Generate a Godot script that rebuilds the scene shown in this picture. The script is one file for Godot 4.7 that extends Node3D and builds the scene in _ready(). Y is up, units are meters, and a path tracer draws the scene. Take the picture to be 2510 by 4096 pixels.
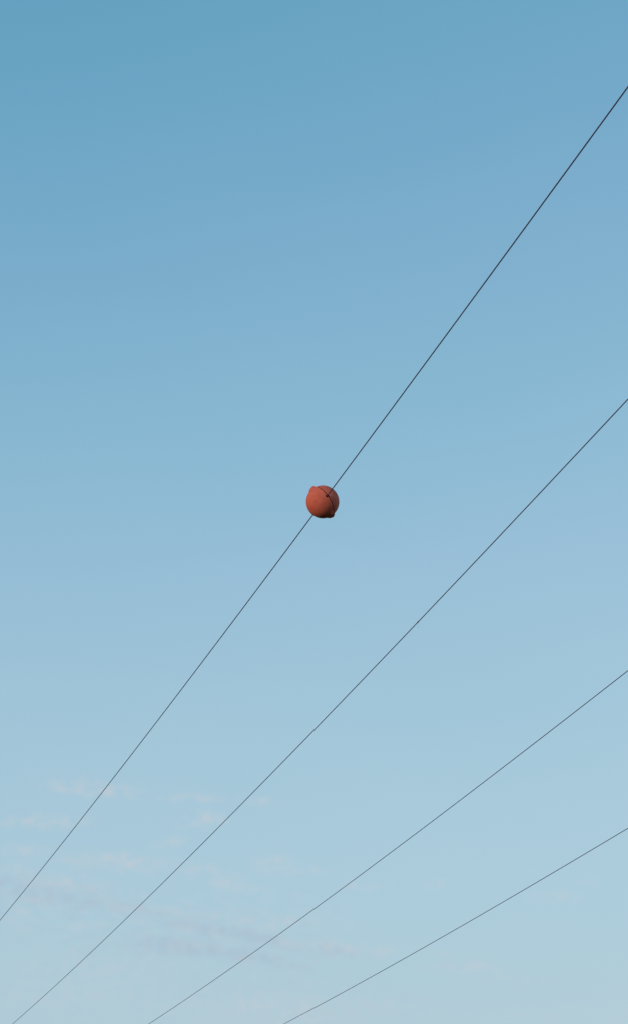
extends Node3D

# A marker ball on an overhead cable against an evening sky. Metres, y up, the photographer stands at the origin.

const EYE := Vector3(0.0, 1.6, 0.0)
const PITCH := 20.9646          # degrees above the horizon
const FOV := 25.3497            # vertical
const LINE_TURN := 0.26872      # heading of the power line, radians left of straight ahead
const SAG := 0.00032074         # the cables hang as y = height + slope * s + SAG * s * s
# lateral offset from the photographer, height above the eye at s = 0, slope
const LUGS := [PI / 2 + 0.05, -PI / 2 + 0.1]    # angles of the two clamping lugs round the seam
const SPANS := [
	[10.393, 15.9304, -0.03752],
	[13.8456, 16.0809, -0.04846],
	[19.3942, 16.2887, -0.05092],
	[23.2605, 15.1157, -0.04784]]
const CABLE_RADIUS := 0.0097
const BALL_RADIUS := 0.3015
const TOWARDS_SUN := Vector3(-0.75, 0.162, 0.64)
const BALL_AT := 37.15          # metres along the first cable
const CLIP_S := 42.26           # metres along the second
const SLEEVE_S := 79.59         # metres along the third

# sky colour by elevation in degrees (sRGB, 0..255)
const SKY := [
	[0.0, 203, 198, 205], [4.0, 188, 203, 212], [8.3, 176, 203, 215], [10.5, 173, 204, 218], [12.8, 169, 202, 219], [15.1, 164, 199, 217],
	[17.5, 158, 195, 216], [19.8, 151, 190, 215], [22.1, 141, 186, 211], [24.5, 133, 181, 208], [26.8, 127, 175, 205],
	[29.1, 119, 170, 202], [31.4, 111, 166, 198], [33.6, 105, 163, 194], [36.0, 99, 160, 190], [45.0, 95, 153, 185], [60.0, 92, 146, 181], [90.0, 88, 141, 177]]

# faint evening clouds: azimuth, elevation, half width, half height (degrees), slope, strength, 0 pink or 1 grey
const CLOUDS := [
	[-6.185, 14.006, 0.485, 0.126, -0.030, 0.62, 0],
	[-5.334, 13.923, 0.593, 0.105, -0.020, 0.56, 0],
	[-3.042, 13.767, 0.646, 0.073, -0.020, 0.53, 0],
	[-1.335, 13.731, 0.323, 0.063, 0.000, 0.50, 0],
	[-7.359, 13.125, 0.591, 0.094, 0.000, 0.62, 0],
	[-6.415, 13.181, 0.537, 0.105, 0.000, 0.50, 0],
	[-2.767, 13.256, 0.451, 0.115, 0.100, 0.53, 0],
	[-3.655, 12.672, 0.300, 0.073, 0.200, 0.50, 0],
	[-7.429, 12.411, 0.428, 0.073, 0.000, 0.50, 0],
	[-5.851, 12.185, 0.642, 0.094, 0.000, 0.38, 0],
	[-4.802, 12.205, 0.589, 0.136, -0.050, 0.81, 0],
	[-0.983, 12.184, 0.321, 0.146, -0.150, 0.62, 0],
	[-2.903, 12.048, 0.642, 0.105, -0.100, 0.38, 0],
	[-0.158, 12.043, 0.428, 0.063, -0.100, 0.28, 0],
	[-7.767, 11.875, 0.267, 0.073, 0.200, 0.50, 0],
	[-7.189, 11.748, 0.267, 0.094, 0.300, 0.38, 0],
	[-7.646, 11.534, 0.640, 0.094, -0.030, 0.75, 1],
	[-6.766, 11.576, 0.320, 0.105, 0.000, 0.50, 0],
	[-5.931, 11.554, 0.534, 0.126, -0.100, 0.62, 0],
	[-6.032, 11.471, 0.640, 0.084, -0.100, 0.38, 1],
	[-6.753, 11.273, 1.173, 0.084, -0.100, 0.50, 1],
	[-7.060, 11.185, 0.640, 0.063, -0.100, 0.44, 0],
	[-5.289, 11.100, 1.386, 0.105, -0.120, 0.44, 1],
	[-3.824, 10.970, 1.172, 0.084, -0.100, 0.38, 0],
	[-2.265, 11.697, 0.320, 0.073, 0.000, 0.44, 0],
	[-1.738, 11.599, 0.427, 0.063, -0.100, 0.38, 0],
	[-3.295, 10.663, 0.298, 0.052, -0.100, 0.69, 0],
	[-2.458, 10.549, 1.170, 0.094, -0.150, 0.69, 1],
	[-1.620, 10.413, 0.957, 0.084, -0.200, 0.62, 1],
	[-1.149, 10.314, 0.532, 0.063, -0.200, 0.50, 1],
	[-3.285, 10.189, 0.298, 0.042, 0.000, 0.56, 0],
	[-2.867, 10.122, 1.275, 0.126, -0.100, 0.62, 1],
	[-1.823, 9.928, 1.168, 0.094, -0.170, 0.56, 1],
	[-3.698, 10.063, 1.275, 0.094, -0.050, 0.44, 1],
	[-1.309, 10.738, 0.639, 0.073, -0.100, 0.38, 0],
	[-0.577, 10.842, 0.532, 0.063, -0.100, 0.38, 0],
	[0.157, 10.154, 0.850, 0.094, -0.100, 0.56, 0],
	[0.469, 10.033, 0.637, 0.073, -0.150, 0.62, 1],
	[1.721, 10.059, 0.266, 0.126, -0.100, 0.31, 0],
	[1.106, 11.633, 0.299, 0.052, -0.000, 0.44, 0],
	[3.106, 11.669, 0.299, 0.042, 0.100, 0.38, 0],
	[6.078, 11.308, 0.341, 0.042, -0.050, 0.56, 0],
	[7.082, 11.670, 0.267, 0.052, -0.000, 0.25, 0],
	[3.739, 9.611, 0.636, 0.105, -0.050, 0.38, 0],
	[4.310, 9.654, 0.265, 0.063, -0.200, 0.38, 0],
	[3.074, 10.019, 0.531, 0.063, -0.100, 0.22, 0],
	[-0.568, 8.529, 1.692, 0.272, 0.000, 0.28, 0],
	[-1.397, 8.826, 0.953, 0.146, 0.050, 0.17, 0],
	[-6.264, 9.474, 1.697, 0.230, -0.050, 0.15, 0],
	[-4.725, 9.699, 1.379, 0.167, -0.050, 0.12, 0],
	[-7.161, 8.910, 1.376, 0.209, 0.000, 0.12, 0],
	[-4.701, 8.899, 2.117, 0.251, 0.000, 0.15, 0],
	[1.499, 8.726, 1.164, 0.188, -0.000, 0.12, 0],
	[5.125, 9.293, 0.636, 0.084, -0.000, 0.19, 0],
	[5.611, 8.489, 2.115, 0.146, -0.000, 0.07, 0],
]

var made := {}

func _ready() -> void:
	# ---- camera, sky, sun, exposure
	var cam := Camera3D.new()
	cam.name = "camera"
	cam.position = EYE
	cam.rotation_degrees = Vector3(PITCH, 0, 0)
	cam.fov = FOV
	cam.keep_aspect = Camera3D.KEEP_HEIGHT
	cam.near = 0.1
	cam.far = 9000.0
	add_child(cam)
	cam.current = true

	var env := Environment.new()
	env.background_mode = Environment.BG_SKY
	env.sky = make_sky()
	env.tonemap_mode = Environment.TONE_MAPPER_LINEAR
	env.tonemap_exposure = 1.0
	env.sdfgi_enabled = true
	env.ssao_enabled = true
	env.ssil_enabled = true
	var world := WorldEnvironment.new()
	world.name = "world_environment"
	world.environment = env
	add_child(world)

	var sun := DirectionalLight3D.new()
	sun.name = "sun"
	sun.light_color = Color(1.0, 0.87, 0.74)
	sun.light_energy = 0.62
	sun.light_angular_distance = 0.5
	sun.shadow_enabled = true
	add_child(sun)
	sun.look_at_from_position(TOWARDS_SUN * 50.0, Vector3.ZERO, Vector3.UP)

	# ---- the ground under the line
	make_ground()

	# ---- the four cables
	var cable := cable_material()
	var names := [
		"dark cable running through the orange ball, uppermost of the four cables",
		"dark cable without a ball, next below the cable that carries the orange ball",
		"thin dark cable, third from the top, ending at the bottom edge left of centre",
		"thinnest dark cable, lowest of the four, crossing only the bottom right corner"]
	for k in 4:
		var o := commit("power_cable", cable_shape(k), cable, self)
		tag(o, names[k], "cable", "cables of the overhead line")

	# ---- things on the cables
	make_ball()
	make_clip()
	make_sleeve()


# ------------------------------------------------------------------ helpers

func tag(o: Node, label: String, category: String, group := "") -> void:
	o.set_meta("label", label)
	o.set_meta("category", category)
	if group != "":
		o.set_meta("group", group)

func numbered(called: String) -> String:
	made[called] = made.get(called, -1) + 1
	return called if made[called] == 0 else "%s_%03d" % [called, made[called]]

func commit(called: String, st: SurfaceTool, m: Material, parent: Node) -> MeshInstance3D:
	var o := MeshInstance3D.new()
	o.name = numbered(called)
	o.mesh = st.commit()
	o.material_override = m
	parent.add_child(o, true)
	return o

func start() -> SurfaceTool:
	var st := SurfaceTool.new()
	st.begin(Mesh.PRIMITIVE_TRIANGLES)
	return st

# a quad given clockwise as seen from its front
func quad(st: SurfaceTool, a: Array, b: Array, c: Array, d: Array) -> void:
	for v in [a, b, c, a, c, d]:
		st.set_normal(v[1])
		st.set_uv(v[2])
		st.add_vertex(v[0])

func along(k: int, s: float) -> Vector3:
	var d := Vector3(-sin(LINE_TURN), 0, -cos(LINE_TURN))
	var side := Vector3(cos(LINE_TURN), 0, -sin(LINE_TURN))
	var q: Array = SPANS[k]
	return EYE + d * s + side * float(q[0]) + Vector3.UP * (float(q[1]) + float(q[2]) * s + SAG * s * s)

func heading(k: int, s: float) -> Vector3:
	return (along(k, s + 0.05) - along(k, s - 0.05)).normalized()

# a tube through points, with radius per point
func tube(st: SurfaceTool, points: Array, radii: Array, sides: int, turns_per_metre := 0.0, closed := false) -> void:
	var n := points.size()
	var rings := []
	var run := 0.0
	for i in n:
		var p: Vector3 = points[i]
		var t: Vector3 = (points[min(i + 1, n - 1)] - points[max(i - 1, 0)]).normalized()
		var up := Vector3.UP if absf(t.y) < 0.9 else Vector3.RIGHT
		var x := t.cross(up).normalized()
		var y := x.cross(t).normalized()
		if i > 0:
			run += p.distance_to(points[i - 1])
		var ring := []
		for j in sides + 1:
			var a := TAU * j / sides
			var nr := x * cos(a) + y * sin(a)
			ring.append([p + nr * float(radii[i]), nr, Vector2(float(j) / sides, run * turns_per_metre)])
		rings.append(ring)
	for i in n - 1:
		for j in sides:
			quad(st, rings[i][j], rings[i][j + 1], rings[i + 1][j + 1], rings[i + 1][j])
	if closed:
		for e in [[0, 1], [n - 1, n - 2]]:
			var p: Vector3 = points[e[0]]
			var out: Vector3 = (p - points[e[1]]).normalized()
			for j in sides:
				var a = rings[e[0]][j]
				var b = rings[e[0]][j + 1]
				for v in [p, a[0], b[0]]:
					st.set_normal(out)
					st.set_uv(Vector2.ZERO)
					st.add_vertex(v)

# ------------------------------------------------------------------ sky

func linear_of(r: float, g: float, b: float) -> Vector3:
	var c := Color(r / 255.0, g / 255.0, b / 255.0).srgb_to_linear()
	return Vector3(c.r, c.g, c.b)

func sky_at(elevation: float) -> Vector3:
	for i in SKY.size() - 1:
		var a: Array = SKY[i]
		var b: Array = SKY[i + 1]
		if elevation <= b[0]:
			var t: float = clampf((elevation - a[0]) / (b[0] - a[0]), 0.0, 1.0)
			return linear_of(lerpf(a[1], b[1], t), lerpf(a[2], b[2], t), lerpf(a[3], b[3], t))
	var z: Array = SKY[-1]
	return linear_of(z[1], z[2], z[3])

func make_sky() -> Sky:
	var w := 4096
	var h := 2048
	var towards_sun := TOWARDS_SUN.normalized()
	# smooth air, computed coarsely and enlarged
	var edge := 8                       # columns that repeat beyond each end, so that the ends meet
	var cw := 256 + 2 * edge
	var ch := 512
	var air := FastNoiseLite.new()
	air.seed = 4
	air.noise_type = FastNoiseLite.TYPE_SIMPLEX_SMOOTH
	air.frequency = 1.0
	air.fractal_octaves = 3
	var low := PackedFloat32Array()
	low.resize(cw * ch * 3)
	var rows := []
	for y in ch:
		var sum := Vector3.ZERO
		var el := 90.0 - 180.0 * (y + 0.5) / ch
		for q in 15:
			sum += sky_at(el + (q - 7) * 0.3)
		rows.append(sum / 15.0)
	for y in ch:
		var el := deg_to_rad(90.0 - 180.0 * (y + 0.5) / ch)
		for x in cw:
			var az := TAU * ((x - edge + 0.5) / 256.0)
			var dir := Vector3(sin(az) * cos(el), sin(el), -cos(az) * cos(el))
			# away from the sun the deep blue reaches lower on the left of the view than on the right
			var yy := clampf(y - clampf(-sin(az), -0.6, 0.6) * 6.0 * ch / 180.0 * maxf(dir.y, 0.0) * 2.0, 0.0, ch - 1.001)
			var c: Vector3 = rows[int(yy)].lerp(rows[int(yy) + 1], yy - floorf(yy))
			c *= 1.0 + 0.09 * clampf(sin(az), -0.6, 0.6) * smoothstep(-0.2, 0.0, dir.y)
			c.x *= 1.0 + 0.22 * clampf(sin(az), -0.6, 0.6) * smoothstep(0.25, 0.6, dir.y)
			var veil := air.get_noise_3d(dir.x * 6.0, dir.y * 14.0, dir.z * 6.0)
			c *= Vector3(1.0 + 0.022 * veil, 1.0 + 0.008 * veil, 1.0 + 0.004 * veil)
			# the evening sun warms and brightens the air round it
			var g := clampf(0.5 + 0.5 * dir.dot(towards_sun), 0.0, 1.0)
			c += Vector3(0.42, 0.24, 0.08) * pow(g, 7.0) * exp(-maxf(dir.y, 0.0) * 2.2)
			var i := (y * cw + x) * 3
			low[i] = c.x
			low[i + 1] = c.y
			low[i + 2] = c.z
	var im := Image.create_from_data(cw, ch, false, Image.FORMAT_RGBF, low.to_byte_array())
	im.resize(w + 2 * edge * 16, h, Image.INTERPOLATE_CUBIC)
	im = im.get_region(Rect2i(edge * 16, 0, w, h))
	# clouds, low above the horizon all round
	var px := im.get_data().to_float32_array()
	var n := FastNoiseLite.new()
	n.seed = 11
	n.noise_type = FastNoiseLite.TYPE_SIMPLEX_SMOOTH
	n.frequency = 1.0
	n.fractal_type = FastNoiseLite.FRACTAL_FBM
	n.fractal_octaves = 4
	var pink := linear_of(206, 205, 211)
	var grey := linear_of(168, 185, 204)
	var per := 360.0 / w
	var cover := PackedFloat32Array()
	cover.resize(w * h * 2)
	# wisps seen low in the view
	for b in CLOUDS:
		var rx: float = b[2]
		var ry: float = maxf(b[3], 0.06)
		var x0 := int(floor((b[0] - 3.0 * rx) / per))
		var x1 := int(ceil((b[0] + 3.0 * rx) / per))
		var y0 := int(floor((90.0 - b[1] - 3.5 * ry - rx * 0.6) / per))
		var y1 := int(ceil((90.0 - b[1] + 3.5 * ry + rx * 0.6) / per))
		for y in range(y0, y1 + 1):
			var el := 90.0 - (y + 0.5) * per
			for x in range(x0, x1 + 1):
				var az := (x + 0.5) * per
				var u: float = (az - b[0]) / rx
				var wob := n.get_noise_2d(az * 1.1 + b[1] * 7.0, el * 2.0) * 0.9
				var v: float = (el - b[1] - b[4] * (az - b[0])) / ry + wob
				var f: float = exp(-0.55 * (u * u) - 0.5 * v * v)
				if f < 0.004:
					continue
				var fine := clampf(0.75 + 2.9 * n.get_noise_2d(az * 2.4 + 40.0, (el - b[4] * az) * 7.0), 0.0, 1.9)
				f *= b[5] * fine
				var i := (y * w + posmod(x, w)) * 2 + int(b[6])
				cover[i] = 1.0 - (1.0 - cover[i]) * (1.0 - clampf(f, 0.0, 0.9))
	# between them a field of fine broken fibres that slopes down to the right
	for y in range(840, 940):
		var el := 90.0 - (y + 0.5) * per
		for x in range(-140, 30):
			var az := (x + 0.5) * per
			var lean := el + 0.13 * (az + 8.0)
			var mask := exp(-0.5 * pow((lean - 11.15) / 0.75, 2.0)) * (1.0 - smoothstep(-0.5, 2.2, az)) * smoothstep(-12.0, -9.0, az)
			if mask < 0.02:
				continue
			var f1 := n.get_noise_2d(az * 1.3 + 9.0, lean * 5.5)
			var f2 := n.get_noise_2d(az * 3.4 - 17.0, lean * 11.0 + 3.0)
			var f := clampf(f1 * 1.5 + f2 * 0.9, 0.0, 1.0) * mask
			var i := (y * w + posmod(x, w)) * 2
			cover[i] = 1.0 - (1.0 - cover[i]) * (1.0 - 0.6 * f)
			var g := clampf(-n.get_noise_2d(az * 1.1 + 60.0, lean * 4.6) * 1.6 + f2 * 0.5, 0.0, 1.0) * mask
			cover[i + 1] = 1.0 - (1.0 - cover[i + 1]) * (1.0 - 0.5 * g)
	# the same kind of thin streaks round the rest of the horizon
	for y in range(820, 960):
		var el := 90.0 - (y + 0.5) * per
		var band := smoothstep(5.5, 8.5, el) * (1.0 - smoothstep(10.5, 15.5, el))
		if band <= 0.0:
			continue
		for x in w:
			var az := (x + 0.5) * per
			var off := absf(az if az < 180.0 else az - 360.0)
			var keep := smoothstep(11.0, 19.0, off)
			if keep <= 0.0:
				continue
			var a := deg_to_rad(az)
			var f := clampf(n.get_noise_3d(sin(a) * 9.0, el * 0.55, cos(a) * 9.0) * 1.5, 0.0, 1.0) * clampf(0.8 + n.get_noise_3d(sin(a) * 40.0, el * 3.0, cos(a) * 40.0), 0.0, 1.3)
			var i := (y * w + x) * 2
			cover[i] = clampf(f * band * keep * 0.7, 0.0, 0.7)
	for y in range(780, 1024):
		for x in w:
			var j := (y * w + x) * 2
			var p := cover[j] * 0.54
			var g := cover[j + 1] * 0.55
			if p + g <= 0.0:
				continue
			var i := (y * w + x) * 3
			var c := Vector3(px[i], px[i + 1], px[i + 2])
			c = c.lerp(pink, p).lerp(grey, g)
			px[i] = c.x
			px[i + 1] = c.y
			px[i + 2] = c.z
	im = Image.create_from_data(w, h, false, Image.FORMAT_RGBF, px.to_byte_array())
	var m := PanoramaSkyMaterial.new()
	m.panorama = ImageTexture.create_from_image(im)
	m.energy_multiplier = 1.0
	var s := Sky.new()
	s.sky_material = m
	return s

# ------------------------------------------------------------------ ground

func make_ground() -> void:
	var n := FastNoiseLite.new()
	n.seed = 5
	n.frequency = 0.02
	n.fractal_octaves = 5
	var ramp := Gradient.new()
	ramp.colors = PackedColorArray([Color(0.035, 0.045, 0.02).linear_to_srgb(), Color(0.075, 0.075, 0.035).linear_to_srgb()])
	ramp.offsets = PackedFloat32Array([0.25, 0.75])
	var t := NoiseTexture2D.new()
	t.width = 512
	t.height = 512
	t.seamless = true
	t.noise = n
	t.color_ramp = ramp
	var m := StandardMaterial3D.new()
	m.albedo_texture = t
	m.roughness = 0.95
	m.uv1_triplanar = true
	m.uv1_world_triplanar = true
	m.uv1_scale = Vector3.ONE * 0.03
	var g := MeshInstance3D.new()
	g.name = "ground"
	var p := PlaneMesh.new()
	p.size = Vector2(8000, 8000)
	p.subdivide_width = 8
	p.subdivide_depth = 8
	g.mesh = p
	g.material_override = m
	g.set_meta("kind", "structure")
	add_child(g)

# ------------------------------------------------------------------ cables

func cable_material() -> StandardMaterial3D:
	# weathered stranded aluminium: the strands are a fine relief that winds round the cable
	var im := Image.create(64, 64, false, Image.FORMAT_RGB8)
	for y in 64:
		for x in 64:
			var f := absf(sin(PI * (x / 64.0 * 12.0 + y / 64.0 * 12.0)))
			im.set_pixel(x, y, Color(f, f, f))
	im.bump_map_to_normal_map(2.0)
	var m := StandardMaterial3D.new()
	m.albedo_color = Color(0.066, 0.054, 0.145).linear_to_srgb()
	m.roughness = 0.6
	m.normal_enabled = true
	m.normal_texture = ImageTexture.create_from_image(im)
	m.normal_scale = 0.6
	return m

func cable_shape(k: int) -> SurfaceTool:
	var st := start()
	var pts := []
	var rad := []
	var s := -90.0
	while s <= 210.0:
		pts.append(along(k, s))
		rad.append(CABLE_RADIUS)
		s += 1.0
	tube(st, pts, rad, 12, 2.0, true)
	st.generate_tangents()
	return st

# ------------------------------------------------------------------ the marker ball

func shell_material(seed_: int, tint: float) -> StandardMaterial3D:
	var n := FastNoiseLite.new()
	n.seed = seed_
	n.frequency = 0.012
	n.fractal_octaves = 5
	var ramp := Gradient.new()
	ramp.offsets = PackedFloat32Array([0.15, 0.5, 0.85])
	ramp.colors = PackedColorArray([
		Color(0.52 * tint, 0.110 * tint, 0.072 * tint).linear_to_srgb(),
		Color(0.585 * tint, 0.130 * tint, 0.085 * tint).linear_to_srgb(),
		Color(0.63 * tint, 0.152 * tint, 0.104 * tint).linear_to_srgb()])
	var t := NoiseTexture2D.new()
	t.width = 512
	t.height = 512
	t.seamless = true
	t.noise = n
	t.color_ramp = ramp
	var m := StandardMaterial3D.new()
	m.albedo_texture = t
	m.roughness = 0.7
	m.metallic_specular = 0.25
	m.uv1_triplanar = true
	m.uv1_scale = Vector3.ONE * 1.3
	return m

# radius of the shell in the direction (theta along the seam, phi off it)
func shell_radius(theta: float, phi: float, near: bool) -> float:
	var r := BALL_RADIUS if near else BALL_RADIUS - 0.0025
	if near:
		# two lugs for the clamping bolts, a quarter turn from the cable
		for c in LUGS:
			var a := absf(wrapf(theta - c, -PI, PI)) / deg_to_rad(31.0)
			var b := absf(phi) / deg_to_rad(19.0)
			if a < 1.0 and b < 1.0:
				var f := (1.0 - smoothstep(0.35, 1.0, a)) * (1.0 - smoothstep(0.4, 1.0, b))
				r += 0.031 * f
		# a thin raised lip along the seam
		r += 0.006 * (1.0 - smoothstep(0.5, 1.0, absf(phi) / deg_to_rad(2.4)))
	return r

func shell_point(theta: float, phi: float, near: bool) -> Vector3:
	var d := Vector3(cos(theta) * cos(phi), sin(theta) * cos(phi), sin(phi))
	return d * shell_radius(theta, phi, near)

func shell_shape(near: bool) -> SurfaceTool:
	var st := start()
	var nt := 180
	var sign_ := 1.0 if near else -1.0
	var phis := []
	for d in [0.0 if near else 4.2, 0.6 if near else 4.23, 1.2 if near else 4.27, 1.8 if near else 4.3, 2.4 if near else 4.4, 3.5 if near else 4.6, 5, 7, 9, 11, 13, 15, 17, 19, 21, 24, 28, 33, 38, 44, 50, 56, 62, 68, 74, 80, 86, 90]:
		phis.append(deg_to_rad(d) * sign_)
	var grid := []
	for p in phis:
		var row := []
		for i in nt + 1:
			var th := TAU * i / nt
			var e := 0.004
			var a := shell_point(th + e, p, near) - shell_point(th - e, p, near)
			var b := shell_point(th, p + e * sign_, near) - shell_point(th, p, near) if absf(p) < 1.5 else Vector3.ZERO
			var nr := a.cross(b).normalized() * sign_ if b != Vector3.ZERO else Vector3(0, 0, sign_)
			row.append([shell_point(th, p, near), nr, Vector2(th, p)])
		grid.append(row)
	var hole := deg_to_rad(4.6)
	for r in phis.size() - 1:
		for i in nt:
			var mid: Vector3 = (grid[r][i][0] + grid[r + 1][i + 1][0]).normalized()
			if absf(mid.x) > cos(hole):
				continue
			if near:
				quad(st, grid[r][i], grid[r + 1][i], grid[r + 1][i + 1], grid[r][i + 1])
			else:
				quad(st, grid[r][i], grid[r][i + 1], grid[r + 1][i + 1], grid[r + 1][i])
	# the flange: the flat edge that meets the other half
	for i in nt:
		var a: Vector3 = grid[0][i][0]
		var b: Vector3 = grid[0][i + 1][0]
		if absf(((a + b) * 0.5).normalized().x) > cos(hole):
			continue
		var z := Vector3(0, 0, 0.0015 * sign_)
		var nz := Vector3(0, 0, -sign_)
		var ia := a.normalized() * 0.262 + z
		var ib := b.normalized() * 0.262 + z
		quad(st, [a, nz, Vector2.ZERO], [b, nz, Vector2.ZERO], [ib, nz, Vector2.ZERO], [ia, nz, Vector2.ZERO])
	return st

# a turned shape round the local x axis: profile of (x, radius)
func lathe_x(st: SurfaceTool, profile: Array, sides: int, flip := 1.0) -> void:
	var rows := []
	for i in profile.size():
		var p: Vector2 = profile[i]
		var t: Vector2 = profile[min(i + 1, profile.size() - 1)] - profile[max(i - 1, 0)]
		var nn := Vector2(-t.y, t.x).normalized()
		var row := []
		for j in sides + 1:
			var a := TAU * j / sides
			var r := Vector3(0, cos(a), sin(a))
			row.append([Vector3(p.x * flip, 0, 0) + r * p.y, (Vector3(nn.x * flip, 0, 0) + r * nn.y).normalized(), Vector2(float(j) / sides, i)])
		rows.append(row)
	for i in profile.size() - 1:
		for j in sides:
			if flip > 0.0:
				quad(st, rows[i][j], rows[i + 1][j], rows[i + 1][j + 1], rows[i][j + 1])
			else:
				quad(st, rows[i][j], rows[i][j + 1], rows[i + 1][j + 1], rows[i + 1][j])

func make_ball() -> void:
	# where along the cable the ball sits: the point seen at 51.4 % of the width and 49 % of the height
	var s := BALL_AT
	var at := along(0, s)
	var w := -heading(0, s)                                  # along the cable, towards the viewer
	var cam := Basis.from_euler(Vector3(deg_to_rad(PITCH), 0, 0))
	var view := (at - EYE).normalized()
	var right := view.cross(Vector3.UP).normalized()
	var up := right.cross(view).normalized()
	var back := -view
	var d := right * cos(deg_to_rad(125.9)) + up * sin(deg_to_rad(125.9))
	var u := (d - back * (d.dot(w) / back.dot(w))).normalized()
	var ball := Node3D.new()
	ball.name = "marker_ball"
	ball.transform = Transform3D(Basis(w, u, w.cross(u)), at)
	add_child(ball)
	tag(ball, "weathered orange-red warning ball clamped round the uppermost cable near the centre", "marker ball")
	commit("half_shell", shell_shape(true), shell_material(3, 1.0), ball)
	commit("half_shell", shell_shape(false), shell_material(8, 1.04), ball)
	var rubber_and_shade := StandardMaterial3D.new()
	rubber_and_shade.albedo_color = Color(0.012, 0.012, 0.013).linear_to_srgb()
	rubber_and_shade.roughness = 0.95
	rubber_and_shade.metallic_specular = 0.08
	for f in [1.0, -1.0]:
		var st := start()
		var prof := [Vector2(0.296, 0.031), Vector2(0.3015, 0.0305), Vector2(0.3035, 0.027), Vector2(0.302, 0.0235), Vector2(0.297, 0.0225), Vector2(0.25, 0.021), Vector2(0.245, 0.008)]
		lathe_x(st, prof, 32, f)
		commit("grommet", st, rubber_and_shade, ball)
	# in the joint between the halves: the lip's shadow painted as a dark strip, the near half's lit edge as a pale one, each in two arcs from cable to cable
	var edge_highlight := StandardMaterial3D.new()
	edge_highlight.albedo_color = Color(0.52, 0.21, 0.15).linear_to_srgb()
	edge_highlight.roughness = 0.9
	edge_highlight.metallic_specular = 0.15
	for side in 2:
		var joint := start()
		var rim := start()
		for i in range(side * 90, side * 90 + 90):
			if absf(cos(TAU * (i + 0.5) / 180.0)) > cos(deg_to_rad(4.6)):
				continue
			var q := []
			var r := []
			for e in [[i, 0], [i, 1], [i + 1, 1], [i + 1, 0]]:
				var th := TAU * float(e[0]) / 180.0
				var o := Vector3(cos(th), sin(th), 0)
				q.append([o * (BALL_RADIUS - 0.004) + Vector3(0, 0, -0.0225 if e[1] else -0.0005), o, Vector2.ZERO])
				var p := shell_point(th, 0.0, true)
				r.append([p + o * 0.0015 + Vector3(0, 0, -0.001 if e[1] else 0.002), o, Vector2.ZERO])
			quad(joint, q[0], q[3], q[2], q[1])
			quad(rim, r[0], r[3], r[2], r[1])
		commit("shade_strip", joint, rubber_and_shade, ball)
		commit("lit_edge", rim, edge_highlight, ball)
	# drain plugs: small dark studs seen as dots on the shell
	var inv := ball.transform.basis.inverse()
	for q in [[-0.479, 0.013, true], [-0.729, -0.558, true], [0.82, 0.42, false]]:
		var z := sqrt(maxf(0.0, 1.0 - q[0] * q[0] - q[1] * q[1]))
		var dir: Vector3 = inv * (right * float(q[0]) + up * float(q[1]) + back * z)
		var st := start()
		lathe_x(st, [Vector2(-0.004, 0.0072), Vector2(0.0012, 0.0072), Vector2(0.0022, 0.006), Vector2(0.0016, 0.0035), Vector2(0.0014, 0.0002)], 16)
		var o := commit("drain_plug", st, rubber_and_shade, ball)
		var x := dir.normalized()
		var y := x.cross(Vector3(0.3, 0.2, 0.9)).normalized()
		o.transform = Transform3D(Basis(x, y, x.cross(y)), x * (BALL_RADIUS if q[2] else BALL_RADIUS - 0.0025))

# ------------------------------------------------------------------ small things on the cables

func make_clip() -> void:
	# a small dark lump on the second cable, with a thread that hangs from it
	var s := CLIP_S
	var c := along(1, s)
	var h := heading(1, s)
	var o := Node3D.new()
	o.name = "cable_clip"
	o.position = c
	add_child(o)
	tag(o, "tiny dark clip on the second cable, a fine thread hanging below it", "clip")
	var dark := StandardMaterial3D.new()
	dark.albedo_color = Color(0.05, 0.044, 0.08).linear_to_srgb()
	dark.roughness = 0.7
	var st := start()
	tube(st, [-h * 0.034, -h * 0.028, -h * 0.012, h * 0.012, h * 0.028, h * 0.034], [0.0099, 0.0125, 0.0136, 0.0136, 0.0125, 0.0099], 14, 0.0, true)
	commit("collar", st, dark, o)
	st = start()
	tube(st, [Vector3(0.004, -0.01, 0), Vector3(0.006, -0.035, 0.002), Vector3(0.004, -0.075, 0.001), Vector3(0.005, -0.11, 0)], [0.0016, 0.0011, 0.0009, 0.0011], 6, 0.0, true)
	var th := commit("thread", st, dark, o)
	st = start()
	tube(st, [Vector3(0.005, -0.107, 0), Vector3(0.005, -0.111, 0), Vector3(0.005, -0.119, 0.001), Vector3(0.006, -0.124, 0.001)], [0.001, 0.0038, 0.0042, 0.001], 8, 0.0, true)
	commit("knot", st, dark, th)

func make_sleeve() -> void:
	# a short pale sleeve on the third cable
	var s := SLEEVE_S
	var c := along(2, s)
	var h := heading(2, s)
	var o := Node3D.new()
	o.name = "splice_sleeve"
	o.position = c
	add_child(o)
	tag(o, "short pale olive sleeve on the third cable, low in the picture before grey cloud", "sleeve")
	var m := StandardMaterial3D.new()
	m.albedo_color = Color(0.36, 0.35, 0.22).linear_to_srgb()
	m.roughness = 0.7
	var st := start()
	tube(st, [-h * 0.25, -h * 0.24, -h * 0.18, h * 0.18, h * 0.24, h * 0.25], [0.0099, 0.0112, 0.0120, 0.0120, 0.0112, 0.0099], 14, 0.0, true)
	commit("barrel", st, m, o)
